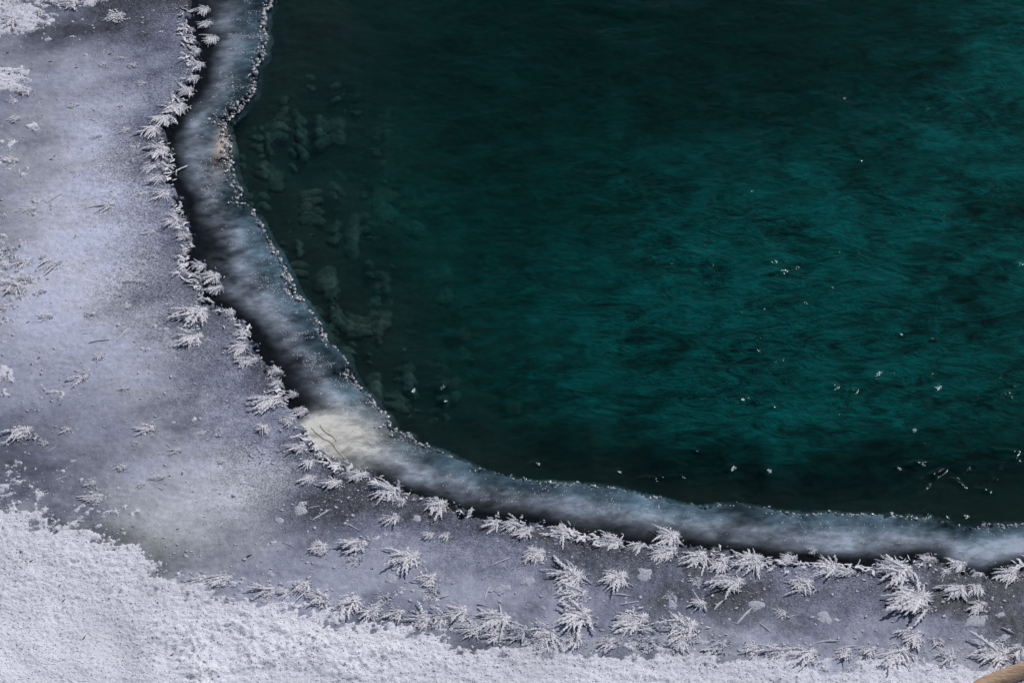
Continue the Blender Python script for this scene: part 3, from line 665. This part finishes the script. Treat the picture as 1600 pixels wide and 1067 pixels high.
cob = [o for o in COL.objects if o.name.startswith('drowned_stone')]
r = random.Random(77); n = 0
while n < 64:
    px, py = r.uniform(370, 760), r.uniform(150, 690); x, y = g1(px, py, -.2); d = float(dist('E', np.array([x]), np.array([y]))[0])
    if d < .04 or d > .75 or r.random() > math.exp(-d/.35): continue
    z = float(bed_z(np.array([x]), np.array([y]))[0]); sc = .012+.042*r.random()**2
    o = link('drowned_stone', r.choice(cob).data, None, (x, y, z+sc*.1), (0, 0, r.uniform(0, 6.28)), (sc*r.uniform(.8, 1.5), sc, sc*.5))
    tag(o, 'dim drowned cobble on the dark riverbed along the left ice edge', 'stone', 'dim cobbles along the left ice edge'); n += 1

# ------------------------------------------------------------------ dark conifer needles blown onto snow and ice
DEB = [(50,881),(69,899),(95,921),(101,945),(101,958),(133,1003),(4,1029),(236,902),(229,917),(200,857),(278,827),(120,107),(78,97),(172,85),(15,118),(388,870),(390,868),(407,724),(94,633),(44,503),(157,468),(52,326),(12,84),(85,245),(215,101),(270,1030),(1322,978),(1164,1005),(163,553),(1447,1055),(480,1000),(80,250)]
def twig_geo():
    v, f = [], []
    for i, t in enumerate((0, .25, .6, 1)):
        w = (.10, .13, .12, .04)[i]; cy = .12*t*t
        for k in range(5): a = 2*math.pi*k/5; v.append((t-.5, cy+w*math.cos(a), w*math.sin(a)))
    for i in range(3):
        for k in range(5): f.append((5*i+k, 5*i+5+k, 5*i+5+(k+1) % 5, 5*i+(k+1) % 5))
    return v, f+[(4, 3, 2, 1, 0), (15, 16, 17, 18, 19)]
TW = mesh('conifer_needle', *twig_geo(), M_NEEDLE, True)
r = random.Random(12)
for px, py in DEB:
    x, y = g1(px, py, ZF); L = r.uniform(.010, .022)
    o = link('conifer_needle', TW, None, (x, y, top_z(x, y)+.0015), (0, r.uniform(-.2, .2), R(r.uniform(0, 70))), (L, L*.8, L*.8))
    on = snow_mask(np.array([x]), np.array([y]))[0] > .02
    tag(o, 'tiny dark conifer needle fallen on the white snow' if on else 'tiny dark conifer needle fallen on the grey frosted ice', 'needle', 'dark conifer needles on snow' if on else 'dark conifer needles on ice')

# ------------------------------------------------------------------ branch at the lower right corner
def branch():
    t = NT('dry_bark'); c = t.objc()
    mp = t.n('Mapping'); t.t.links.new(c, mp.inputs[0]); mp.inputs['Scale'].default_value = (6, 40, 40)
    n = t.noise(3.0, 5, .7, mp.outputs[0]); rp = t.n('ValToRGB', iFac=n)
    rp.color_ramp.elements[0].position = .3; rp.color_ramp.elements[0].color = (.30, .18, .10, 1)
    rp.color_ramp.elements[1].position = .7; rp.color_ramp.elements[1].color = (.62, .44, .31, 1)
    m = t.done(t.n('BsdfPrincipled', iBase_Color=rp.outputs[0], iRoughness=.8, iNormal=t.bump(n, .8, .006)).outputs[0])
    P = [(1440,1140),(1490,1106),(1533,1077),(1568,1060),(1608,1045),(1660,1022),(1730,1000),(1820,972)]
    rad = [.032,.031,.030,.029,.028,.026,.024,.020]
    pts = []
    for (px, py), rr in zip(P, rad):
        x, y = g1(px, py, .05); pts.append(Vector((x, y, top_z(x, y)+rr*.45)))
    v, f = [], []; K = 14; r = random.Random(2)
    n2 = 6; fine = []
    for i in range(len(pts)-1):
        p0, p1, p2, p3 = pts[max(i-1, 0)], pts[i], pts[i+1], pts[min(i+2, len(pts)-1)]
        for k in range(n2):
            u = k/n2
            q = .5*((2*p1)+(p2-p0)*u+(2*p0-5*p1+4*p2-p3)*u*u+(3*p1-p0-3*p2+p3)*u**3)
            fine.append((q, rad[i]*(1-u)+rad[i+1]*u))
    fine.append((pts[-1], rad[-1]))
    for i, (q, rr) in enumerate(fine):
        d = (fine[min(i+1, len(fine)-1)][0]-fine[max(i-1, 0)][0]).normalized()
        s = d.cross(Vector((0, 0, 1))).normalized(); u = s.cross(d)
        for k in range(K):
            a = 2*math.pi*k/K; w = rr*(1+.07*math.sin(3*a+i*.4)+r.uniform(-.05, .05))
            v.append(q+s*w*math.cos(a)+u*w*math.sin(a))
    for i in range(len(fine)-1):
        for k in range(K): f.append((i*K+k, i*K+K+k, i*K+K+(k+1) % K, i*K+(k+1) % K))
    f += [tuple(range(K)), tuple((len(fine)-1)*K+k for k in reversed(range(K)))]
    base = pts[2]
    me = mesh('dry_branch', [p-base for p in v], f, m, True)
    o = link('dry_branch', me, None, base); tag(o, 'tan brown dry branch lying in the snow at the lower right corner', 'branch')
branch()
